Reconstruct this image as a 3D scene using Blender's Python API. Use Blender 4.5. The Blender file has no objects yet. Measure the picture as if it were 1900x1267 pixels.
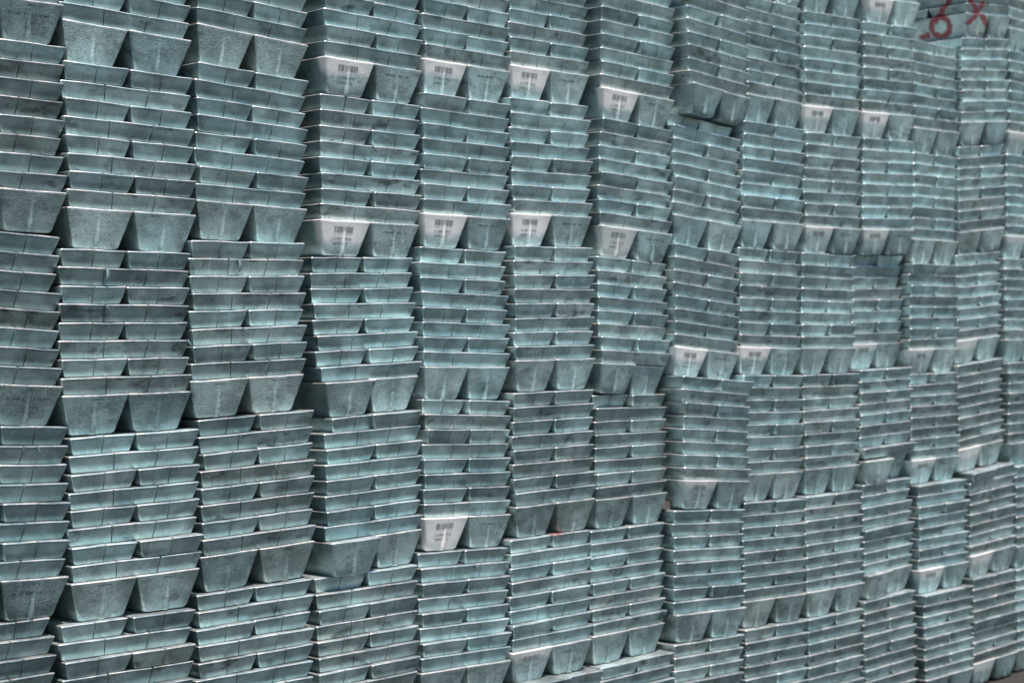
import bpy, math, random
from mathutils import Vector, Matrix

# ------------------------------------------------------------------ camera, sky, sun, exposure
scene = bpy.context.scene
random.seed(7)
F_PX, PHI, PITCH, ROLL, CAM_D, CAM_H = 3214.11, 0.796976, 0.000218, -0.011891, 3.8714, 1.4736

cam_data = bpy.data.cameras.new("camera")
cam = bpy.data.objects.new("camera", cam_data)
scene.collection.objects.link(cam)
scene.camera = cam
cam_data.sensor_width = 36.0
cam_data.lens = F_PX / 1900.0 * 36.0
cam_data.clip_end = 500.0
fwd = Vector((math.sin(PHI) * math.cos(PITCH), math.cos(PHI) * math.cos(PITCH), -math.sin(PITCH)))
rgt = Vector((math.cos(PHI), -math.sin(PHI), 0.0))
upv = rgt.cross(fwd)
r2 = rgt * math.cos(ROLL) + upv * math.sin(ROLL)
u2 = -rgt * math.sin(ROLL) + upv * math.cos(ROLL)
m = Matrix((r2, u2, -fwd)).transposed().to_4x4()
m.translation = Vector((0.0, -CAM_D, CAM_H))
cam.matrix_world = m
cam_data.dof.use_dof = True
cam_data.dof.focus_distance = 4.75
cam_data.dof.aperture_fstop = 3.6

SUN_EL, SUN_AZ = math.radians(68.5), math.radians(20.0)      # azimuth: towards the left of the wall's normal
sun_dir = Vector((-math.sin(SUN_AZ) * math.cos(SUN_EL), -math.cos(SUN_AZ) * math.cos(SUN_EL), math.sin(SUN_EL)))
world = bpy.data.worlds.new("World")
scene.world = world
world.use_nodes = True
wn = world.node_tree.nodes
wl = world.node_tree.links
bg = wn["Background"]
sky = wn.new("ShaderNodeTexSky")
sky.sky_type = 'NISHITA'
sky.sun_disc = False
sky.sun_elevation = SUN_EL
sky.sun_rotation = math.atan2(sun_dir.x, sun_dir.y)
sky.air_density = 1.6
sky.dust_density = 0.6
sky.ozone_density = 3.0
wl.new(sky.outputs[0], bg.inputs[0])
bg.inputs[1].default_value = 0.11

sun_data = bpy.data.lights.new("sun", 'SUN')
sun_data.energy = 4.5
sun_data.angle = math.radians(0.55)
sun_data.color = (1.0, 0.86, 0.77)
sun = bpy.data.objects.new("sun", sun_data)
scene.collection.objects.link(sun)
sun.rotation_euler = sun_dir.to_track_quat('Z', 'Y').to_euler()

vs = scene.view_settings
vs.view_transform = 'Standard'
vs.look = 'None'
vs.exposure = 0.86
vs.gamma = 1.0
vs.use_curve_mapping = False
scene.cycles.max_bounces = 2
scene.cycles.diffuse_bounces = 1
scene.cycles.glossy_bounces = 1

# ------------------------------------------------------------------ sizes, measured table
W, HF, P = 0.3889, 0.1031, 0.046         # bundle width, foot height, layer height
# column, tier, x centre, y of the front lip, z of the base, yaw, tilt at the foot, tilt at the top, lean at the top
TABLE = [
    (0, 0, 2.1589, -0.0027, 2.2335, 0.0320, -0.0179, -0.0132, -0.0015),
    (0, 1, 2.1563, -0.0004, 1.7617, 0.0287, 0.0124, -0.0073, 0.0020),
    (0, 2, 2.1317, -0.0077, 1.2824, 0.0373, 0.0644, 0.0531, -0.0013),
    (0, 3, 2.1400, -0.0133, 0.7987, 0.0299, 0.0410, 0.0503, 0.0104),
    (0, 4, 2.1209, 0.0001, 0.3214, 0.0293, 0.0156, 0.0212, -0.0068),
    (1, 0, 2.5488, 0.0013, 2.1959, -0.0231, 0.0317, 0.0233, 0.0015),
    (1, 1, 2.5555, -0.0056, 1.7223, -0.0289, 0.0138, 0.0275, -0.0087),
    (1, 2, 2.5355, -0.0080, 1.2462, -0.0367, -0.0057, 0.0068, -0.0064),
    (1, 3, 2.5568, -0.0079, 0.7698, -0.0456, -0.0122, -0.0180, 0.0012),
    (1, 4, 2.5365, -0.0038, 0.2958, -0.0566, -0.0011, -0.0015, -0.0046),
    (2, 0, 2.9485, -0.0012, 2.2325, 0.0145, 0.0425, 0.0312, 0.0000),
    (2, 1, 2.9403, 0.0010, 1.7585, 0.0229, 0.0191, 0.0390, 0.0053),
    (2, 2, 2.9246, -0.0064, 1.2790, -0.0247, -0.0307, -0.0089, -0.0010),
    (2, 3, 2.9565, -0.0021, 0.8023, -0.0187, -0.0294, -0.0394, 0.0007),
    (2, 4, 2.9505, -0.0015, 0.3297, -0.0478, -0.0146, -0.0199, -0.0027),
    (3, 0, 3.3867, -0.0094, 2.1963, 0.0197, 0.0046, 0.0034, -0.0018),
    (3, 1, 3.3834, 0.0066, 1.7283, -0.0020, 0.0054, 0.0072, 0.0073),
    (3, 2, 3.3875, 0.0223, 1.2639, -0.0253, -0.0306, -0.0165, -0.0229),
    (3, 3, 3.3777, 0.0045, 0.8004, 0.0246, -0.0155, -0.0332, 0.0023),
    (3, 4, 3.3639, 0.0064, 0.3313, -0.0303, -0.0078, -0.0106, -0.0009),
    (4, 0, 3.7772, -0.0025, 2.2350, 0.0222, 0.0004, 0.0003, -0.0000),
    (4, 1, 3.7769, 0.0052, 1.7634, 0.0100, 0.0078, 0.0065, 0.0034),
    (4, 2, 3.7749, 0.0108, 1.2923, 0.0326, 0.0242, 0.0154, -0.0137),
    (4, 3, 3.7742, 0.0176, 0.8243, 0.0321, 0.0430, 0.0451, 0.0041),
    (4, 4, 3.7656, 0.0161, 0.3568, -0.0085, 0.0283, 0.0392, -0.0029),
    (5, 0, 4.1676, 0.0093, 2.2592, 0.0228, -0.0118, -0.0087, 0.0019),
    (5, 1, 4.1733, 0.0096, 1.7839, 0.0139, -0.0119, -0.0124, -0.0059),
    (5, 2, 4.1764, 0.0021, 1.3093, 0.0119, -0.0060, -0.0111, -0.0044),
    (5, 3, 4.1719, 0.0069, 0.8385, 0.0025, -0.0073, -0.0045, -0.0029),
    (5, 4, 4.1565, 0.0141, 0.3690, -0.0013, 0.0001, -0.0033, -0.0011),
    (5, 5, 4.1960, -0.0036, -0.1010, 0.0300, 0.0190, 0.0259, 0.0035),
    (6, 0, 4.5988, -0.0118, 2.2200, 0.0019, 0.0278, 0.0205, 0.0000),
    (6, 1, 4.5902, 0.0015, 1.7506, 0.0055, 0.0488, 0.0380, 0.0087),
    (6, 2, 4.5864, 0.0181, 1.2851, 0.0408, 0.0475, 0.0480, -0.0078),
    (6, 3, 4.5864, 0.0316, 0.8288, 0.0214, 0.0022, 0.0211, -0.0071),
    (6, 4, 4.5724, 0.0377, 0.3680, -0.0073, -0.0019, -0.0002, -0.0068),
    (6, 5, 4.5894, 0.0161, -0.0968, -0.0268, -0.0076, -0.0104, 0.0030),
    (7, 0, 5.0123, -0.0394, 2.2691, 0.0482, 0.0513, 0.0377, -0.0016),
    (7, 1, 4.9829, -0.0042, 1.7995, -0.0024, 0.0726, 0.0730, 0.0069),
    (7, 2, 4.9754, 0.0017, 1.3303, 0.0320, 0.0829, 0.0795, -0.0023),
    (7, 3, 4.9928, -0.0263, 0.8582, -0.0018, 0.0734, 0.0826, 0.0037),
    (7, 4, 4.9863, -0.0064, 0.3873, -0.0589, 0.0371, 0.0586, -0.0068),
    (7, 5, 4.9826, 0.0008, -0.0838, -0.0374, 0.0145, 0.0197, -0.0001),
    (8, 0, 5.4084, -0.0008, 2.2796, 0.0457, 0.0062, -0.0007, -0.0110),
    (8, 1, 5.3803, -0.0121, 1.8098, -0.0060, 0.0142, 0.0094, 0.0077),
    (8, 2, 5.3741, 0.0030, 1.3350, 0.0038, 0.0293, 0.0214, 0.0030),
    (8, 3, 5.3854, 0.0070, 0.8608, 0.0045, 0.0275, 0.0281, 0.0009),
    (8, 4, 5.3842, -0.0042, 0.3900, -0.0345, 0.0237, 0.0293, -0.0040),
    (8, 5, 5.3836, -0.0026, -0.0795, -0.0187, 0.0158, 0.0215, 0.0011),
    (9, 0, 5.7933, -0.0109, 2.2759, -0.0116, -0.0311, -0.0330, 0.0025),
    (9, 1, 5.7847, -0.0078, 1.8039, 0.0029, -0.0079, -0.0224, 0.0049),
    (9, 2, 5.7680, 0.0115, 1.3304, 0.0344, 0.0093, 0.0123, 0.0033),
    (9, 3, 5.7854, 0.0089, 0.8592, 0.0092, 0.0064, 0.0052, -0.0057),
    (9, 4, 5.7811, -0.0068, 0.3853, -0.0252, -0.0007, 0.0002, -0.0025),
    (9, 5, 5.7765, -0.0053, -0.0888, 0.0034, 0.0003, 0.0003, -0.0012),
    (10, -1, 6.2215, -0.0326, 2.7551, -0.0049, -0.0575, -0.0423, 0.0000),
    (10, 0, 6.1876, -0.0214, 2.2856, -0.0169, -0.0362, -0.0424, 0.0051),
    (10, 1, 6.1957, -0.0077, 1.8123, -0.0077, -0.0317, -0.0363, 0.0055),
    (10, 2, 6.1635, 0.0279, 1.3436, 0.0185, -0.0114, -0.0181, 0.0002),
    (10, 3, 6.1791, 0.0098, 0.8811, 0.0046, -0.0239, -0.0141, -0.0009),
    (10, 4, 6.1761, 0.0060, 0.4116, 0.0301, -0.0186, -0.0182, -0.0063),
    (10, 5, 6.1740, -0.0054, -0.0632, -0.0030, -0.0147, -0.0200, -0.0015),
    (11, 0, 6.5856, -0.0002, 2.2521, 0.0192, -0.0189, -0.0123, 0.0023),
    (11, 1, 6.5891, 0.0130, 1.7824, 0.0315, -0.0003, -0.0064, 0.0020),
    (11, 2, 6.5715, 0.0114, 1.3169, -0.0044, -0.0053, -0.0003, 0.0033),
    (11, 3, 6.5695, 0.0136, 0.8504, -0.0107, -0.0069, -0.0104, 0.0019),
    (11, 4, 6.5997, -0.0094, 0.3872, -0.0272, -0.0097, -0.0149, -0.0073),
    (11, 5, 6.6172, -0.0218, -0.0755, -0.0268, -0.0063, -0.0091, -0.0101),
    (12, 0, 6.9781, -0.0219, 2.3186, -0.0400, -0.0914, -0.0910, 0.0015),
    (12, 1, 6.9834, 0.0036, 1.8414, -0.0245, -0.0965, -0.0957, -0.0035),
    (12, 2, 6.9637, 0.0193, 1.3598, -0.0004, -0.0640, -0.0671, 0.0023),
    (12, 3, 6.9657, 0.0123, 0.8869, -0.0239, -0.0735, -0.0753, -0.0068),
    (12, 4, 7.0084, -0.0168, 0.4158, -0.0287, -0.0482, -0.0635, -0.0075),
    (12, 5, 7.0041, -0.0221, -0.0603, 0.0032, -0.0105, -0.0153, -0.0014),
    (13, -1, 7.4021, -0.0125, 2.7667, 0.0005, -0.0048, -0.0035, 0.0000),
    (13, 0, 7.3955, -0.0085, 2.2964, -0.0031, -0.0054, -0.0056, 0.0023),
    (13, 1, 7.3841, 0.0027, 1.8251, -0.0043, -0.0032, -0.0041, 0.0005),
    (13, 2, 7.3783, 0.0118, 1.3517, -0.0055, -0.0021, -0.0021, -0.0009),
    (13, 3, 7.3864, 0.0026, 0.8811, -0.0024, -0.0044, -0.0035, -0.0039),
    (13, 4, 7.4118, -0.0103, 0.4119, 0.0056, -0.0035, -0.0044, -0.0011),
]
NCOL = 14

# ------------------------------------------------------------------ material helpers
def new_mat(name):
    mt = bpy.data.materials.new(name)
    mt.use_nodes = True
    nt = mt.node_tree
    return mt, nt, nt.nodes["Principled BSDF"]

def mathn(nt, op, a, b=None, clamp=False):
    n = nt.nodes.new("ShaderNodeMath")
    n.operation = op
    n.use_clamp = clamp
    for i, v in enumerate((a, b)):
        if v is None:
            continue
        if isinstance(v, (int, float)):
            n.inputs[i].default_value = v
        else:
            nt.links.new(v, n.inputs[i])
    return n.outputs[0]

def maprange(nt, v, a, b, c=0.0, d=1.0, smooth=True):
    n = nt.nodes.new("ShaderNodeMapRange")
    n.interpolation_type = 'SMOOTHSTEP' if smooth else 'LINEAR'
    nt.links.new(v, n.inputs[0])
    for i, x in zip((1, 2, 3, 4), (a, b, c, d)):
        n.inputs[i].default_value = x
    return n.outputs[0]

def noise(nt, vec, scale, detail=3.0, rough=0.55, stretch=None):
    if stretch:
        mp = nt.nodes.new("ShaderNodeMapping")
        nt.links.new(vec, mp.inputs[0])
        mp.inputs[3].default_value = stretch
        vec = mp.outputs[0]
    n = nt.nodes.new("ShaderNodeTexNoise")
    nt.links.new(vec, n.inputs["Vector"])
    n.inputs["Scale"].default_value = scale
    n.inputs["Detail"].default_value = detail
    n.inputs["Roughness"].default_value = rough
    return n.outputs[0]

def mixc(nt, fac, a, b, blend='MIX'):
    n = nt.nodes.new("ShaderNodeMix")
    n.data_type = 'RGBA'
    n.blend_type = blend
    for s, v in ((0, fac), (6, a), (7, b)):
        if isinstance(v, (int, float)):
            n.inputs[s].default_value = v
        elif isinstance(v, tuple):
            n.inputs[s].default_value = v + (1.0,)
        else:
            nt.links.new(v, n.inputs[s])
    return n.outputs[2]

def sep(nt, vec):
    n = nt.nodes.new("ShaderNodeSeparateXYZ")
    nt.links.new(vec, n.inputs[0])
    return n.outputs

def capsule(nt, u, v, p, q, r, soft=0.004):
    """1 inside a painted stroke from p to q with half width r"""
    dx, dy = q[0] - p[0], q[1] - p[1]
    l2 = dx * dx + dy * dy
    a = mathn(nt, 'SUBTRACT', u, p[0]); b = mathn(nt, 'SUBTRACT', v, p[1])
    t = mathn(nt, 'DIVIDE', mathn(nt, 'ADD', mathn(nt, 'MULTIPLY', a, dx), mathn(nt, 'MULTIPLY', b, dy)), l2, clamp=True)
    ex = mathn(nt, 'SUBTRACT', a, mathn(nt, 'MULTIPLY', t, dx))
    ey = mathn(nt, 'SUBTRACT', b, mathn(nt, 'MULTIPLY', t, dy))
    d = mathn(nt, 'SQRT', mathn(nt, 'ADD', mathn(nt, 'MULTIPLY', ex, ex), mathn(nt, 'MULTIPLY', ey, ey)))
    return maprange(nt, d, r - soft, r + soft, 1.0, 0.0)

def metal(name, pitted=0.0, paint=None, marks=None, frame=None, tone=(1.0, 1.0, 1.0), lip=None, dirt=1.0, cover=0.93):
    """weathered cast metal; paint = height (share of the foot) at which white spray paint fades out"""
    mt, nt, bs = new_mat(name)
    N, L = nt.nodes, nt.links
    tc = N.new("ShaderNodeTexCoord")
    oi = N.new("ShaderNodeObjectInfo")
    rnd = oi.outputs["Random"]
    cmb = N.new("ShaderNodeCombineXYZ")
    L.new(mathn(nt, 'MULTIPLY', rnd, 37.0), cmb.inputs[0])
    L.new(mathn(nt, 'MULTIPLY', rnd, 91.0), cmb.inputs[1])
    L.new(mathn(nt, 'MULTIPLY', rnd, 53.0), cmb.inputs[2])
    va = N.new("ShaderNodeVectorMath")
    L.new(tc.outputs["Object"], va.inputs[0]); L.new(cmb.outputs[0], va.inputs[1])
    vec = va.outputs[0]
    blot = noise(nt, vec, 11.0, 5.0, 0.62)
    streak = noise(nt, vec, 1.0, 3.0, 0.6, (95.0, 95.0, 7.0))
    scratch = noise(nt, vec, 1.0, 2.0, 0.6, (16.0, 16.0, 170.0))
    grain = noise(nt, vec, 420.0, 2.0, 0.6)
    pit = noise(nt, vec, 170.0, 3.0, 0.7)
    # tone
    c = mixc(nt, maprange(nt, blot, 0.34, 0.66), METAL_DARK, METAL_LIGHT)
    patch = maprange(nt, noise(nt, vec, 7.0, 3.0, 0.6), 0.42, 0.62)
    c = mixc(nt, mathn(nt, 'MULTIPLY', mathn(nt, 'MULTIPLY', maprange(nt, streak, 0.57, 0.68), patch), 0.36 + 0.20 * dirt), c, METAL_PALE)
    fine = noise(nt, vec, 1.0, 4.0, 0.65, (150.0, 150.0, 11.0))
    c = mixc(nt, mathn(nt, 'MULTIPLY', mathn(nt, 'MULTIPLY', maprange(nt, fine, 0.46, 0.30), patch), 0.42 * dirt), c, METAL_STAIN)
    c = mixc(nt, mathn(nt, 'MULTIPLY', maprange(nt, scratch, 0.56, 0.70), 0.18), c, METAL_PALE)
    c = mixc(nt, mathn(nt, 'MULTIPLY', maprange(nt, pit, 0.57, 0.70), 0.30 + 0.45 * pitted), c, METAL_STAIN)
    c = mixc(nt, mathn(nt, 'MULTIPLY', maprange(nt, pit, 0.44, 0.34), 0.15 + 0.20 * pitted), c, METAL_PALE)
    stain = noise(nt, vec, 1.0, 4.0, 0.65, (13.0, 13.0, 26.0))
    c = mixc(nt, mathn(nt, 'MULTIPLY', maprange(nt, stain, 0.54, 0.70), 0.55 * dirt), c, METAL_STAIN)
    c = mixc(nt, 1.0, c, mixc(nt, rnd, (0.74, 0.75, 0.76), (1.16, 1.15, 1.14)), 'MULTIPLY')
    wn_ = N.new("ShaderNodeTexWhiteNoise")
    wn_.noise_dimensions = '1D'
    L.new(mathn(nt, 'MULTIPLY', rnd, 517.3), wn_.inputs["W"])
    c = mixc(nt, 1.0, c, mixc(nt, wn_.outputs["Value"], (1.04, 0.985, 0.97), (0.96, 1.005, 1.02)), 'MULTIPLY')
    c = mixc(nt, 1.0, c, tone, 'MULTIPLY')
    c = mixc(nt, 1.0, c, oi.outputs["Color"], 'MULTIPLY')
    if lip:
        # paler bare metal on rim and open cast face; sunlit rim brightness painted in
        zl = mathn(nt, 'ADD', sep(nt, tc.outputs["Object"])[2], mathn(nt, 'MULTIPLY', mathn(nt, 'SUBTRACT', pit, 0.5), 0.003))
        lm = mathn(nt, 'MULTIPLY', maprange(nt, zl, lip - 0.0042, lip - 0.0022), maprange(nt, noise(nt, vec, 28.0, 4.0, 0.7), 0.34, 0.60, 0.25, 0.95))
        gn = N.new('ShaderNodeNewGeometry')
        lm = mathn(nt, 'MULTIPLY', lm, maprange(nt, sep(nt, gn.outputs['True Normal'])[2], 0.80, 0.97, 1.0, 0.30))
        c = mixc(nt, lm, c, METAL_BARE_SUNLIT)
    rough = maprange(nt, blot, 0.3, 0.7, 0.43, 0.60)
    metv = mathn(nt, 'ADD', 0.86, 0.0)
    if paint is not None:
        z = sep(nt, tc.outputs["Object"])[2]
        zz = mathn(nt, 'DIVIDE', z, HF)
        zz = mathn(nt, 'ADD', zz, mathn(nt, 'MULTIPLY', mathn(nt, 'SUBTRACT', noise(nt, vec, 60.0, 5.0, 0.75), 0.5), 0.55))
        pm = mathn(nt, 'MAXIMUM', mathn(nt, 'MULTIPLY', maprange(nt, zz, paint - 0.10, paint + 0.30), cover), maprange(nt, noise(nt, vec, 230.0, 4.0, 0.8), 0.40, 0.68, 0.0, 0.6 * cover))
        geo = N.new("ShaderNodeNewGeometry")
        y = sep(nt, tc.outputs["Object"])[1]
        pm = mathn(nt, 'MULTIPLY', pm, maprange(nt, y, -0.145, -0.170))
        c = mixc(nt, pm, c, (0.74, 0.705, 0.68) if cover > 0.8 else (0.68, 0.66, 0.63))
        metv = mathn(nt, 'MULTIPLY', metv, mathn(nt, 'SUBTRACT', 1.0, pm))
    if marks:
        # spray strokes given in the frame object's coordinates: (axis pair, gate, strokes, colour)
        t2 = N.new("ShaderNodeTexCoord")
        t2.object = frame
        nz = N.new("ShaderNodeTexNoise")
        L.new(t2.outputs["Object"], nz.inputs["Vector"])
        nz.inputs["Scale"].default_value = 55.0
        nz.inputs["Detail"].default_value = 4.0
        vs_ = N.new("ShaderNodeVectorMath"); vs_.operation = 'MULTIPLY_ADD'
        L.new(nz.outputs["Color"], vs_.inputs[0])
        vs_.inputs[1].default_value = (0.020, 0.020, 0.020)
        vs_.inputs[2].default_value = (-0.010, -0.010, -0.010)
        vb_ = N.new("ShaderNodeVectorMath")
        L.new(t2.outputs["Object"], vb_.inputs[0]); L.new(vs_.outputs[0], vb_.inputs[1])
        xyz = sep(nt, vb_.outputs[0])
        for axis, gate, strokes, col in marks:
            tot = None
            for p, q, r in strokes:
                k = capsule(nt, xyz[axis], xyz[2], p, q, r)
                tot = k if tot is None else mathn(nt, 'MAXIMUM', tot, k)
            ga, lo, hi = gate
            tot = mathn(nt, 'MULTIPLY', tot, maprange(nt, xyz[ga], hi, lo))
            tot = mathn(nt, 'MULTIPLY', tot, maprange(nt, pit, 0.72, 0.5, 0.55, 0.95))
            c = mixc(nt, tot, c, col)
            metv = mathn(nt, 'MULTIPLY', metv, mathn(nt, 'SUBTRACT', 1.0, tot))
    L.new(c, bs.inputs["Base Color"])
    L.new(rough, bs.inputs["Roughness"])
    L.new(metv, bs.inputs["Metallic"])
    bs.inputs["Specular IOR Level"].default_value = 0.4
    h = mathn(nt, 'ADD', mathn(nt, 'MULTIPLY', grain, 0.25), mathn(nt, 'MULTIPLY', pit, 0.5 + pitted))
    h = mathn(nt, 'ADD', h, mathn(nt, 'MULTIPLY', noise(nt, vec, 45.0, 2.0), 0.8))
    bp = N.new("ShaderNodeBump")
    bp.inputs["Strength"].default_value = 0.45 + 0.35 * pitted
    bp.inputs["Distance"].default_value = 0.0014
    L.new(h, bp.inputs["Height"])
    L.new(bp.outputs[0], bs.inputs["Normal"])
    return mt

METAL_DARK = (0.282, 0.415, 0.432)
METAL_LIGHT = (0.440, 0.605, 0.618)
METAL_PALE = (0.60, 0.72, 0.73)
METAL_STAIN = (0.105, 0.148, 0.162)
METAL_BARE_SUNLIT = (0.84, 0.75, 0.70)

M_SLAB = metal("cast_metal", lip=P, dirt=0.7)
M_SLAB_DIRTY = metal("cast_metal_stained", lip=P, dirt=1.5, tone=(0.93, 0.88, 0.87))
M_FOOT = metal("cast_metal_pitted", pitted=1.0, lip=HF, tone=(1.02, 0.97, 0.96))
M_PAINT = [metal("cast_metal_white_spray_%d" % i, pitted=0.6, paint=v, lip=HF) for i, v in enumerate((-0.15, 0.25, 0.45, 0.65))]
M_PAINT_WORN = [metal("cast_metal_worn_spray_%d" % i, pitted=0.8, paint=v, lip=HF, cover=0.68) for i, v in enumerate((-0.15, 0.30, 0.48, 0.62))]

def flat_mat(name, col, rough=0.7):
    mt, nt, bs = new_mat(name)
    tc = nt.nodes.new("ShaderNodeTexCoord")
    n = noise(nt, tc.outputs["Object"], 120.0, 3.0)
    dark = tuple(x * 0.7 for x in col)
    nt.links.new(mixc(nt, n, dark, col), bs.inputs["Base Color"])
    bs.inputs["Roughness"].default_value = rough
    return mt
M_INK = flat_mat("print_ink", (0.14, 0.19, 0.195))
M_INK_PALE = flat_mat("worn_print_ink", (0.13, 0.19, 0.20))
M_WOOD = flat_mat("weathered_wood", (0.10, 0.088, 0.082))
M_LEAF = flat_mat("dry_leaf", (0.30, 0.22, 0.10))

def ground_material():
    mt, nt, bs = new_mat("yard_concrete")
    tc = nt.nodes.new("ShaderNodeTexCoord")
    a = noise(nt, tc.outputs["Object"], 3.0, 6.0)
    b = noise(nt, tc.outputs["Object"], 90.0, 3.0)
    c = mixc(nt, a, (0.016, 0.015, 0.013), (0.028, 0.026, 0.023))
    c = mixc(nt, mathn(nt, 'MULTIPLY', b, 0.4), c, (0.012, 0.010, 0.008))
    nt.links.new(c, bs.inputs["Base Color"])
    bs.inputs["Roughness"].default_value = 0.9
    bp = nt.nodes.new("ShaderNodeBump")
    bp.inputs["Distance"].default_value = 0.004
    nt.links.new(b, bp.inputs["Height"])
    nt.links.new(bp.outputs[0], bs.inputs["Normal"])
    return mt

# ------------------------------------------------------------------ object helpers
COL = scene.collection
def link(name, data, mat=None, parent=None):
    o = bpy.data.objects.new(name, data)
    if name in ("printed_text", "barcode", "stencilled_number", "stamped_ticks"):
        o["kind"] = "stuff"            # marks too fine to pick apart one by one
    COL.objects.link(o)
    if mat is not None and data is not None and not data.materials:
        data.materials.append(mat)
    if parent is not None:
        o.parent = parent
    return o

def mesh_from(name, verts, faces, smooth=True, sharp=38):
    me = bpy.data.meshes.new(name)
    me.from_pydata(verts, [], faces)
    me.update()
    if smooth:
        me.shade_smooth()
        me.set_sharp_from_angle(angle=math.radians(sharp))
    return me

# ------------------------------------------------------------------ ground
gx0, gz0, gs = 2.1, -0.176, 0.0205
gv = []
for x, y in ((-120, -120), (120, -120), (120, 120), (-120, 120)):
    gv.append((x, y, gz0))
ground = link("ground", mesh_from("ground", gv, [(0, 1, 2, 3)], False), ground_material())
ground["kind"] = "structure"
# the hard standing the stacks are built on rises gently along the wall
pv = [(1.5, -0.25, gz0 + 0.004), (8.6, -0.25, gz0 + gs * 6.5), (8.6, 0.95, gz0 + gs * 6.5), (1.5, 0.95, gz0 + 0.004),
      (1.4, -0.33, gz0 - 0.02), (8.7, -0.33, gz0 - 0.02), (8.7, 1.05, gz0 - 0.02), (1.4, 1.05, gz0 - 0.02)]
pf = [(0, 1, 2, 3), (4, 5, 1, 0), (5, 6, 2, 1), (6, 7, 3, 2), (7, 4, 0, 3)]
pad = link("concrete_pavement", mesh_from("concrete_pavement", pv, pf, False), ground.data.materials[0])
pad["kind"] = "structure"

# ------------------------------------------------------------------ ingot meshes
def loft(levels):
    n = len(levels[0])
    verts, faces = [], []
    for lv in levels:
        verts += lv
    for k in range(len(levels) - 1):
        for i in range(n):
            j = (i + 1) % n
            faces.append((k * n + i, k * n + j, (k + 1) * n + j, (k + 1) * n + i))
    # lids: close towards a middle ring centre
    bc = len(verts); verts.append((0, 0, levels[0][0][2]))
    tcx = len(verts); verts.append((0, 0, sum(v[2] for v in levels[-1]) / n))
    o = (len(levels) - 1) * n
    for i in range(n):
        j = (i + 1) % n
        faces.append((bc, j, i))
        faces.append((tcx, o + i, o + j))
    return verts, faces

def ring(a, b, rc, notch, bumps=None):
    """plan outline; notch[side] = list of (centre, half width, depth, outward); sides: 0 front, 1 right, 2 back, 3 left"""
    pts = []
    half = (a, b, a, b)
    rot = (0, 90, 180, 270)
    other = (b, a, b, a)
    for s in range(4):
        h, d = half[s], other[s]
        loc = []
        start, end = -h + rc, h - rc
        feats = sorted(notch.get(s, []))
        cur = start
        loc.append((start, -d))
        for c, w, dep in feats:
            loc.append(((cur + c - w) / 2, -d))
            loc.append((c - w - 0.003, -d))
            loc.append((c - w, -d))
            loc.append((c - w * 0.35, -d + dep))
            loc.append((c + w * 0.35, -d + dep))
            loc.append((c + w, -d))
            loc.append((c + w + 0.003, -d))
            cur = c + w
        loc.append(((cur + end) / 2, -d))
        loc.append((end, -d))
        for k in (1, 2):
            an = math.radians(30 * k)
            loc.append((end + rc * math.sin(an), -d + rc - rc * math.cos(an)))
        r = math.radians(rot[s]); cs, sn = round(math.cos(r)), round(math.sin(r))
        for x, y in loc:
            pts.append((x * cs - y * sn, x * sn + y * cs))
    return pts

SL = W + 0.0010          # ingot length
SW = W / 2 - 0.0030     # ingot width
def slab_mesh(name, seed):
    rg = random.Random(seed)
    ph = [rg.uniform(0, 6.28) for _ in range(8)]
    levels = []
    dr = 0.0145                                     # draft over the full height
    for z, e, wn_, dn_ in ((0.0, dr + 0.0030, 0.0014, 0.010), (0.0026, dr, 0.0014, 0.010), (P * 0.45, dr * 0.53, 0.0014, 0.010),
                           (P - 0.0125, dr * 0.22, 0.0015, 0.010), (P - 0.0064, 0.0012, 0.0018, 0.010),
                           (P - 0.0031, 0.0, 0.0026, 0.010), (P - 0.0011, 0.0011, 0.0036, 0.009), (P - 0.0001, 0.0046, 0.0038, 0.0055)):
        a, b = SL / 2 - e * 0.90, SW / 2 - e * 0.90
        t = a * 0.335
        nt_ = {0: [(-t, wn_, dn_), (t, wn_, dn_)], 2: [(-t, wn_, dn_), (t, wn_, dn_)], 1: [(0, wn_, dn_)], 3: [(0, wn_, dn_)]}
        pts = ring(a, b, 0.0052 - 0.1 * e, nt_)
        lv = []
        k = z / P
        for (x, y) in pts:
            wob = (math.sin(x * 31 + y * 17 + ph[0]) + 0.7 * math.sin(x * 74 - y * 59 + ph[1]) + 0.5 * math.sin(x * 160 + y * 140 + ph[2])) / 2.2
            wz = (math.sin(x * 27 + y * 33 + ph[3]) + 0.6 * math.sin(x * 95 + y * 81 + ph[4])) / 1.6
            sc = 1 + wob * 0.0013 * k / 0.1
            lv.append((x * sc, y * sc, z + (wz * 0.0012 - 0.0010 if k > 0.9 else 0.0)))
        levels.append(lv)
    v, f = loft(levels)
    return mesh_from(name, v, f)

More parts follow.
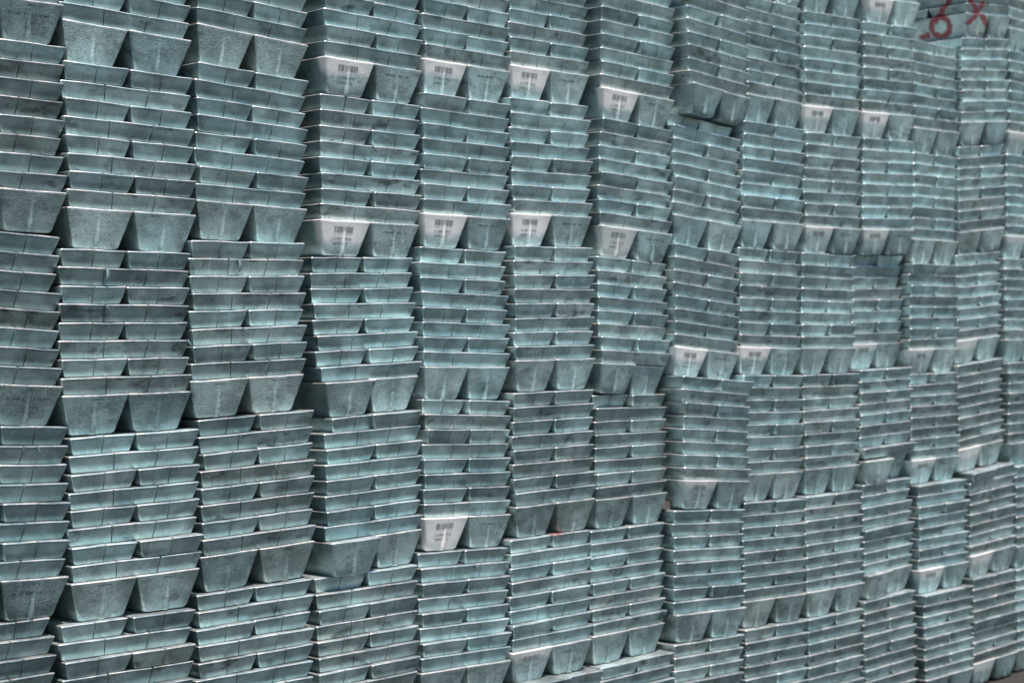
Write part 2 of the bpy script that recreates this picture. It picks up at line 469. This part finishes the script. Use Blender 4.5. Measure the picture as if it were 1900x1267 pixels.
FW = W / 2 - 0.001
FL = W - 0.004
F_END = 0.0235           # how far the end face leans back over the foot height
def foot_mesh(name, seed):
    rg = random.Random(seed)
    ph = [rg.uniform(0, 6.28) for _ in range(8)]
    side = 0.0310
    levels = []
    for z, k in ((0.0, -0.16), (0.0025, -0.055), (0.007, 0.06), (HF * 0.3, 0.3), (HF * 0.55, 0.55), (HF * 0.75, 0.75), (HF - 0.007, 0.94),
                 (HF - 0.0030, 0.99), (HF - 0.0010, 0.985), (HF - 0.0001, 0.93)):
        ex, ey = side * (1 - k), F_END * (1 - k)
        a, b = FW / 2 - ex, FL / 2 - ey
        if z < 0.006:
            a -= 0.0; b -= 0.0
        zr = max(0.0, 1 - z / (HF * 0.78))
        w = 0.0036 + 0.0034 * zr
        prot = -F_END * 0.62 * zr * 0.78 if k > -0.1 else -F_END * 0.40
        nt_ = {0: [(0.0, w, prot)], 2: [(0.0, w, prot)]}
        pts = ring(a, b, 0.0055 + 0.0035 * (1 - z / HF), nt_)
        lv = []
        for (x, y) in pts:
            wob = (math.sin(x * 45 + y * 23 + z * 40 + ph[0]) + 0.7 * math.sin(x * 110 - y * 70 + z * 90 + ph[1])) / 1.7
            wz = (math.sin(x * 33 + y * 27 + ph[3]) + 0.6 * math.sin(x * 95 + y * 81 + ph[4])) / 1.6
            sc = 1 + wob * 0.004
            lv.append((x * sc, y * (1 + wob * 0.0022), z + (wz * 0.0009 - 0.0005 if z > HF * 0.9 else 0.0)))
        levels.append(lv)
    v, f = loft(levels)
    return mesh_from(name, v, f, True, 62)

SLABS = [slab_mesh("ingot_%d" % i, 11 + i) for i in range(6)]
FEET = [foot_mesh("foot_ingot_%d" % i, 51 + i) for i in range(4)]
for me in SLABS:
    me.materials.append(M_SLAB)
for me in FEET:
    me.materials.append(M_FOOT)

# ------------------------------------------------------------------ print on the feet: flat ink shapes laid on the leaning end face
def on_face(x, z, lift=0.0012):
    return (x, -FL / 2 + F_END * (1 - z / HF) - lift, z)

def rect_mesh(name, rects, lift=0.0012):
    v, f = [], []
    for x0, z0, x1, z1, sl in rects:
        i = len(v)
        v += [on_face(x0, z0, lift), on_face(x1, z0, lift), on_face(x1 + sl, z1, lift), on_face(x0 + sl, z1, lift)]
        f.append((i, i + 1, i + 2, i + 3))
    return mesh_from(name, v, f, False)

def barcode(name, seed, cx=-0.006):
    rg = random.Random(seed)
    r, x = [], cx - 0.036
    while x < cx + 0.036:
        w = rg.choice((0.0011, 0.0017, 0.0030))
        r.append((x, HF * 0.655, x + w, HF * 0.825, 0))
        x += w + rg.choice((0.0011, 0.0018, 0.0026))
    return rect_mesh(name, r)

def words(name, rows, seed):
    """rows of worn, unreadable machine print: (z share, height, x0, x1)"""
    rg = random.Random(seed)
    r = []
    for zs, h, x0, x1 in rows:
        x = x0
        while x < x1:
            w = h * rg.uniform(0.35, 0.75)
            if rg.random() < 0.86:
                z = zs * HF
                r.append((x, z, x + w * 0.45, z + h, 0))
                if rg.random() < 0.75:
                    zz = z + h * rg.choice((0.0, 0.4, 0.75))
                    r.append((x + w * 0.45, zz, x + w, zz + h * 0.25, 0))
            x += w + h * 0.22 + (h * 0.7 if rg.random() < 0.12 else 0)
    return rect_mesh(name, r)

def digits(name, lines):
    """readable numbers from the built-in typeface, laid on the leaning face"""
    v, f = [], []
    for txt, zs, size, x0 in lines:
        cu = bpy.data.curves.new("tmp", 'FONT')
        cu.body = txt
        cu.size = size
        cu.resolution_u = 2
        cu.offset = 0.0002
        ob = bpy.data.objects.new("tmp", cu)
        COL.objects.link(ob)
        bpy.context.view_layer.update()
        dg = bpy.context.evaluated_depsgraph_get()
        me = ob.evaluated_get(dg).to_mesh()
        i = len(v)
        for p in me.vertices:
            v.append(on_face(x0 + p.co.x * 0.92, zs * HF + p.co.y, 0.0014))
        for p in me.polygons:
            f.append(tuple(i + q for q in p.vertices))
        ob.evaluated_get(dg).to_mesh_clear()
        bpy.data.objects.remove(ob)
        bpy.data.curves.remove(cu)
    return mesh_from(name, v, f, False)

BAR = [barcode("barcode_%d" % i, 100 + i) for i in range(4)]
NUM = [digits("stencilled_number_0", [("2.11060190917", 0.44, 0.0125, -0.042), ("200500 22/211", 0.305, 0.0105, -0.040)]),
       digits("stencilled_number_1", [("2.17051190926", 0.44, 0.0125, -0.042), ("200500 22213", 0.305, 0.0105, -0.040)]),
       digits("stencilled_number_2", [("2.11052002112", 0.44, 0.0125, -0.042), ("200500 21/112", 0.305, 0.0105, -0.040)])]
TXT = [words("printed_rows_%d" % i, [(0.70, 0.0062, -0.050, 0.046), (0.47, 0.0030, -0.010, 0.030), (0.41, 0.0030, -0.016, 0.048),
                                     (0.35, 0.0030, -0.012, 0.044), (0.29, 0.0028, -0.008, 0.040)], 200 + i) for i in range(3)]
TXT_BIG = [words("printed_lines_%d" % i, [(0.86, 0.004, -0.01, 0.012), (0.62, 0.0070, -0.062, 0.060), (0.44, 0.0040, -0.010, 0.030),
                                         (0.37, 0.0034, -0.012, 0.056), (0.31, 0.0034, -0.010, 0.052), (0.25, 0.0034, -0.010, 0.052), (0.19, 0.0034, -0.006, 0.048)], 300 + i) for i in range(2)]
DOTS = [rect_mesh("stamped_ticks_%d" % i, [(-0.018 + 0.0058 * k, HF * 0.86, -0.0155 + 0.0058 * k, HF * 0.90, 0.002) for k in range(7)]) for i in range(2)]
def slab_ticks(name, y0):
    v, f = [], []
    for row in range(2):
        for q in range(6):
            i = len(v)
            z = P * (0.80 - 0.11 * row); y = y0 + q * 0.0052 + row * 0.002
            for yy, zz in ((y, z), (y + 0.0030, z + 0.0005), (y + 0.0038, z + 0.0028), (y + 0.0008, z + 0.0023)):
                v.append((-SL / 2 + 0.0131 * (1 - zz / P) - 0.0011, yy, zz))
            f.append((i, i + 3, i + 2, i + 1))
    return mesh_from(name, v, f, False)
TICKS = [slab_ticks("slab_ticks_0", -0.030), slab_ticks("slab_ticks_1", 0.008)]
for me in TICKS:
    me.materials.append(M_INK)
for me in BAR + NUM:
    me.materials.append(M_INK_PALE if me in NUM else M_INK)
M_INK_DARK = flat_mat("dark_print_ink", (0.030, 0.048, 0.054))
for me in TXT + TXT_BIG + DOTS:
    me.materials.append(M_INK_DARK)

# spray-painted left feet: (column, tier) -> paint material index
PAINTED = {(3, 0): 2, (3, 1): 1, (4, 0): 2, (4, 1): 1, (5, 0): 1, (5, 1): 1, (6, 0): 1, (6, 1): 0, (4, 3): 0, (5, 4): 3, (7, 2): 2, (8, 2): 2,
           (7, 3): 3, (9, 0): 2, (9, 1): 3, (10, -1): 2, (10, 0): 2, (10, 1): 2, (10, 2): 3, (11, 2): 3, (11, 3): 3, (11, 4): 2, (12, 2): 2,
           (12, 3): 2, (12, 4): 2, (12, 5): 2, (13, 0): 3, (13, 1): 3}
STRONG_PAINT = {(3, 0), (3, 1), (4, 0), (4, 1), (5, 0), (5, 1), (6, 0), (7, 2), (8, 2), (4, 3), (10, -1), (10, 0), (9, 0)}
PRINTED_RIGHT = {(3, 0), (3, 1), (4, 0), (4, 1), (4, 3), (5, 0), (5, 1), (5, 4), (6, 0), (6, 1), (7, 2), (8, 2), (10, 1), (9, 1), (11, 3)}
PRINTED_BIG = {(0, 0), (0, 2), (0, 3)}
TICKED = {(1, 2), (1, 3), (2, 2), (2, 3)}

# ------------------------------------------------------------------ small loose pieces of metal: drips frozen on the lips
def drip_mesh(name, seed, length, r):
    rg = random.Random(seed)
    v, f = [], []
    n, m_ = 7, 9
    bend = rg.uniform(-0.5, 0.5)
    for k in range(m_):
        t = k / (m_ - 1)
        rad = r * (0.45 + 0.9 * math.sin(math.pi * min(1, 0.15 + t * 0.85)) ** 0.8) * (1 if k < m_ - 1 else 0.3)
        cx, cz, cy = bend * length * t * t + length * 0.35 * t, -length * t, -0.002 - 0.002 * math.sin(t * 3)
        for i in range(n):
            an = 6.283 * i / n
            v.append((cx + rad * math.cos(an), cy + rad * 0.6 * math.sin(an), cz))
    for k in range(m_ - 1):
        for i in range(n):
            j = (i + 1) % n
            f.append((k * n + i, k * n + j, (k + 1) * n + j, (k + 1) * n + i))
    f.append(tuple(range(n))); f.append(tuple(reversed(range((m_ - 1) * n, m_ * n))))
    return mesh_from(name, v, f, True, 80)
DRIPS = [drip_mesh("drip_0", 1, 0.036, 0.0042), drip_mesh("drip_1", 2, 0.022, 0.0032), drip_mesh("drip_2", 5, 0.030, 0.0018)]
for me in DRIPS:
    me.materials.append(M_SLAB)
# (column, tier, layer) -> list of (x along the lip, mesh)
DRIP_AT = {(1, 2, 6): [(-0.060, 0)], (1, 2, 4): [(-0.065, 1)], (2, 2, 6): [(-0.035, 0)], (2, 2, 2): [(-0.03, 1)], (1, 2, 2): [(0.185, 1)],
           (3, 2, 6): [(0.075, 2)], (2, 3, 4): [(0.045, 2)], (9, 4, 7): [(-0.02, 1)], (4, 4, 6): [(0.03, 1)], (10, 1, 5): [(-0.02, 2)],
           (3, 1, 4): [(0.0, 1)], (8, 3, 6): [(-0.02, 2)], (11, 3, 7): [(0.12, 2)], (0, 3, 6): [(0.10, 2)]}

# ------------------------------------------------------------------ bundles
ORD = ["first", "second", "third", "fourth", "fifth", "sixth", "seventh", "eighth", "ninth", "tenth", "eleventh", "twelfth", "thirteenth", "fourteenth"]
rows = {(t[0], t[1]): list(t[2:]) for t in TABLE}
def clone_below(c, r):
    x, y, z, ya, rb, rt, ln = rows[(c, r - 1)]
    rows[(c, r)] = [x, y, z - HF - 8 * P, ya * 0.5, rb * 0.4, rb * 0.6, 0.0]
def clone_above(c, r, **kw):
    x, y, z, ya, rb, rt, ln = rows[(c, r + 1)]
    rows[(c, r)] = [x + kw.get('dx', 0), y + kw.get('dy', 0), z + HF + 8 * P, kw.get('yaw', 0.0), rt, rt, 0.0]
rows[(10, 2)][0] += 0.012; rows[(10, 2)][1] += 0.020
for c in (0, 1, 2, 3, 4, 13):
    clone_below(c, 5)
clone_above(8, -1, dx=0.01, dy=-0.01)
clone_above(9, -1, dx=0.006)
clone_above(12, -1, dx=0.004, dy=-0.02)

# feet and ingots that sit visibly out of line: dx, dy, dz, turn
FOOT_OFF = {(6, 2, 1): (-0.010, 0.016, -0.003, 0.02), (10, 3, -1): (0.010, -0.034, -0.008, -0.05), (10, 3, 1): (0.0, 0.022, 0.0, 0.0),
            (3, 2, -1): (0.010, -0.022, -0.002, 0.02), (3, 3, -1): (0.010, -0.024, -0.002, -0.02), (7, 0, -1): (0.0, -0.010, 0.0, 0.03),
            (0, 1, 1): (0.0, -0.012, 0.0, 0.0), (10, 4, -1): (0.0, -0.016, 0.0, 0.02)}
SLAB_OFF = {(3, 3, 7, -1): (0.022, 0.010, 0.05), (3, 3, 7, 1): (0.0, -0.008, -0.03), (7, 1, 7, -1): (-0.012, 0.020, 0.02), (7, 1, 7, 1): (-0.012, 0.024, 0.0),
            (6, 3, 7, -1): (0.0, 0.012, 0.0), (4, 3, 7, -1): (0.0, 0.012, 0.02), (3, 4, 7, -1): (0.0, 0.010, 0.0), (0, 4, 7, 1): (-0.010, 0.0, 0.0),
            (11, 3, 7, -1): (0.0, 0.022, 0.0), (12, 4, 7, -1): (0.01, -0.012, 0.0), (3, 2, 0, -1): (0.014, -0.012, -0.012), (5, 5, 7, -1): (0.0, -0.02, 0.03),
            (2, 2, 6, -1): (0.008, 0.0, 0.0), (2, 2, 4, -1): (0.008, 0.0, 0.0), (2, 2, 2, -1): (0.008, 0.0, 0.0), (6, 2, 0, -1): (0.002, -0.004, 0.0),
            (7, 3, 7, 1): (0.010, -0.012, 0.0), (10, 3, 0, -1): (0.0, -0.018, -0.02), (1, 4, 7, 1): (0.0, -0.006, 0.02), (9, 1, 3, -1): (-0.006, 0.006, 0.0)}

M_SPECIAL = {}
def build_bundle(c, r):
    x, y, z, ya, rb, rt, ln = rows[(c, r)]
    above = rows.get((c, r - 1))
    below_frame = False
    pit = P
    if above is not None:
        pit = max(0.0440, min(0.0482, (above[2] - z - HF - 0.0006) / 8.0))
    root = bpy.data.objects.new("ingot_bundle", None)
    COL.objects.link(root)
    root.empty_display_size = 0.1
    # origin: middle of the bundle's base
    root.location = (x, y + W / 2, z)
    root.rotation_euler = (0, 0, ya)
    rg = random.Random(c * 100 + r * 7 + 3)
    hw = W / 2
    tone = {0: 0.72, 1: 0.88, 2: 0.92}.get(c, 1.08 if r <= 2 else 0.95) * rg.uniform(0.90, 1.08)  # dirtier left columns; vignette painted in too, darkening left columns and lower tiers
    dirty = rg.random() < 0.5 or (c, r) in ((5, 2), (6, 2), (5, 3), (6, 3), (7, 3), (12, 2), (12, 3), (11, 3))
    special = M_SPECIAL.get((c, r))
    mark_mat = special(root) if special else None

    def place(o, lx, ly, lz, k, rz):
        """k: 0 at the foot, 1 at the top; every layer keeps the tilt of its height"""
        t = rb + (rt - rb) * k
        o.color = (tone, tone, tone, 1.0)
        o.rotation_mode = 'ZYX'          # turn first, then tilt along the wall
        o.location = (lx * math.cos(t) + ln * k, ly, lz - lx * math.sin(t))
        o.rotation_euler = (0.0, t, rz)

    for s in (-1, 1):
        me = FEET[rg.randrange(len(FEET))]
        o = link("foot_ingot", me, None, root)
        fo = FOOT_OFF.get((c, r, s), (0, 0, 0, 0))
        place(o, s * hw / 2 + rg.uniform(-0.0015, 0.0015) + fo[0], rg.uniform(-0.004, 0.004) + fo[1], fo[2], 0.0, rg.uniform(-0.010, 0.010) + fo[3])
        if s == -1 and (c, r) in PAINTED:
            set_mat(o, (M_PAINT if (c, r) in STRONG_PAINT else M_PAINT_WORN)[PAINTED[(c, r)]])
            if c < 12:
                link("barcode", BAR[rg.randrange(len(BAR))], None, o)
            if c < 9:
                link("stencilled_number", NUM[(c + 2 * r) % 3 if (c, r) not in ((3, 0), (3, 1), (4, 3)) else {(3, 0): 0, (3, 1): 1, (4, 3): 2}[(c, r)]], None, o)
        if s == 1 and (c, r) in PRINTED_RIGHT:
            link("printed_text", TXT[rg.randrange(len(TXT))], None, o)
        if (c, r) in PRINTED_BIG:
            link("printed_text", TXT_BIG[rg.randrange(len(TXT_BIG))], None, o)
        if (c, r) in TICKED:
            link("stamped_ticks", DOTS[rg.randrange(2)], None, o)
        if mark_mat and r < 0:
            set_mat(o, mark_mat)
    zs = pit / P
    for k in range(8):
        kk = (k + 0.5) / 8
        lz = HF + k * pit
        jx, jy = rg.gauss(0, 0.0026), rg.gauss(0, 0.0024)
        tw = rg.gauss(0, 0.006)
        for s in (-1, 1):
            me = SLABS[rg.randrange(len(SLABS))]
            o = link("ingot", me, None, root)
            flip = math.pi if rg.random() < 0.5 else 0.0
            if k % 2 == 0:          # long side towards the yard: front and back ingot
                place(o, jx + rg.gauss(0, 0.003), s * (SW / 2 + 0.0020) + jy, lz, kk, flip + tw + rg.gauss(0, 0.004))
            else:                   # two ingots end on
                place(o, s * (SW / 2 + 0.0013) + jx + rg.gauss(0, 0.0012), jy + rg.gauss(0, 0.0036), lz, kk, math.pi / 2 + flip + tw + rg.gauss(0, 0.006))
            o.rotation_euler.y += rg.gauss(0, 0.0035)
            o.scale.z = zs * 0.993
            so = SLAB_OFF.get((c, r, k, s))
            if so:
                o.location.x += so[0]; o.location.y += so[1]; o.rotation_euler.z += so[2]
            if k % 2 == 1 and (c, r) in ((0, 2), (1, 2), (2, 2), (3, 1), (4, 1)) and s == (1 if c != 2 else -1):
                tk = link("stamped_ticks", TICKS[rg.randrange(2)], None, o)
                tk.rotation_euler = (0, 0, math.pi if flip else 0.0)
            if mark_mat and (r < 0 or k == 7):
                set_mat(o, mark_mat)
            elif dirty and k % 2 == 0 or rg.random() < 0.08:
                set_mat(o, M_SLAB_DIRTY)
            if s == -1 and (c, r, k) in DRIP_AT and k % 2 == 0:
                for dx, mi in DRIP_AT[(c, r, k)]:
                    d = link("metal_drip", DRIPS[mi], None, o)
                    d.color = (0.62, 0.60, 0.60, 1.0)
                    # in the ingot's own frame; its front may be turned round
                    if flip:
                        d.location = (-dx, SW / 2 + 0.0015, P - 0.001)
                        d.rotation_euler = (0.0, 0.0, math.pi)
                    else:
                        d.location = (dx, -SW / 2 - 0.0015, P - 0.001)
    return root

def set_mat(o, mt):
    o.material_slots[0].link = 'OBJECT'
    o.material_slots[0].material = mt

RED = (0.17, 0.012, 0.018)
def red_front_and_side(root):
    h = W / 2
    cross = [((-0.165, 0.148), (-0.035, 0.062), 0.016), ((-0.175, 0.050), (-0.045, 0.150), 0.014)]
    # a figure six on the left side, its far end towards the back of the stack
    yc = -h + 0.145
    six = [((-h + 0.095, 0.160), (-h + 0.165, 0.070), 0.014)]
    n = 10
    pts = [(yc + 0.046 * math.cos(6.283 * i / n), 0.046 + 0.042 * math.sin(6.283 * i / n)) for i in range(n)]
    six += [(pts[i], pts[(i + 1) % n], 0.0125) for i in range(n)]
    six += [((-h + 0.215, 0.018), (-h + 0.250, 0.014), 0.012)]
    return metal("cast_metal_red_marks", lip=None, dirt=1.2, tone=(0.85, 0.80, 0.80), marks=[(0, (1, -h + 0.020, -h + 0.050), cross, RED), (1, (0, -h + 0.020, -h + 0.050), six, RED)], frame=root)
def red_lip(root):
    h = W / 2
    zt = HF + 8 * P
    return metal("cast_metal_red_smear", lip=P, dirt=0.7, marks=[(0, (1, -h + 0.02, -h + 0.05), [((-0.010, zt - 0.004), (0.062, zt - 0.002), 0.0035)], (0.20, 0.045, 0.035))], frame=root)
M_SPECIAL[(12, -1)] = red_front_and_side
M_SPECIAL[(5, 4)] = red_lip

first_row = {c: min(r for (cc, r) in rows if cc == c) for c in range(NCOL)}
for (c, r) in sorted(rows):
    root = build_bundle(c, r)
    col = "%s column from left" % ORD[c] if c < 13 else "last column at right"
    k = r - first_row[c]
    n_in = 5 - first_row[c]
    tier = "topmost" if k == 0 else ("lowest" if r == 5 else "%s from top" % ORD[k])
    if (c, r) == (12, -1):
        lab = "metal ingot bundle sprayed with red strokes on its side and front, top right"
    elif (c, r) in PAINTED:
        lab = "metal ingot bundle with white sprayed left foot, %s, %s" % (col, tier)
    elif (c, r) in PRINTED_BIG:
        lab = "metal ingot bundle with dark printing on its feet, %s, %s" % (col, tier)
    else:
        lab = "grey metal ingot bundle on bare feet, %s, %s" % (col, tier)
    root["label"] = lab
    root["category"] = "ingot bundle"
    root["group"] = "ingot bundles stacked in the wall"

# ------------------------------------------------------------------ unseen row of simple stacks behind, added to keep light out of the gaps
def back_rows():
    v, f = [], []
    def block(cx, cy, z0, z1, a0, b0, a1, b1):
        i = len(v)
        for z, a, b in ((z0, a0, b0), (z1, a1, b1)):
            v.extend([(cx - a, cy - b, z), (cx + a, cy - b, z), (cx + a, cy + b, z), (cx - a, cy + b, z)])
        f.extend([(i, i + 3, i + 2, i + 1), (i + 4, i + 5, i + 6, i + 7)])
        for k in range(4):
            j = (k + 1) % 4
            f.append((i + k, i + j, i + 4 + j, i + 4 + k))
    for (c, r) in sorted(rows):
        x, y, z, ya, rb, rt, ln = rows[(c, r)]
        cy = 0.035 + W * 1.5 + 0.03
        h = W / 2
        for s in (-1, 1):
            block(x + s * h / 2, cy, z + 0.002, z + HF, h / 2 - 0.028, h - 0.022, h / 2 - 0.001, h - 0.001)
        for k in range(8):
            z0 = z + HF + k * P
            block(x, cy, z0, z0 + P - 0.001, h - 0.012, h - 0.012, h, h)
    return mesh_from("light_block_ingots", v, f, False)
back = link("light_block_ingots", back_rows(), M_SLAB)
back["kind"] = "stuff"
back["label"] = "unseen row of ingot stacks added behind to block light"
back["category"] = "ingot stacks"

# ------------------------------------------------------------------ loose block wedged between two stacks
def wood_block():
    v, f = [], []
    ch = 0.003
    a, b, h = 0.030, 0.045, 0.030
    for z, d in ((0, ch), (ch, 0), (h - ch, 0), (h, ch)):
        v += [(-a + d, -b + d, z), (a - d, -b + d + 0.004, z), (a - d, b - d, z), (-a + d, b - d - 0.003, z)]
    for k in range(3):
        for i in range(4):
            j = (i + 1) % 4
            f.append((k * 4 + i, k * 4 + j, k * 4 + 4 + j, k * 4 + 4 + i))
    f += [(3, 2, 1, 0), (12, 13, 14, 15)]
    return mesh_from("wood_block", v, f, False)
x7, y7, z7 = rows[(7, 4)][0:3]
blk = link("wood_block", wood_block(), M_WOOD)
blk.location = (x7 - W / 2 - 0.012, y7 + 0.095, z7 + HF + 8 * P + 0.008)
blk.rotation_euler = (0, 0.16, 0.25)
blk["label"] = "small pale wooden block wedged beside a foot between two stacks"
blk["category"] = "wood block"
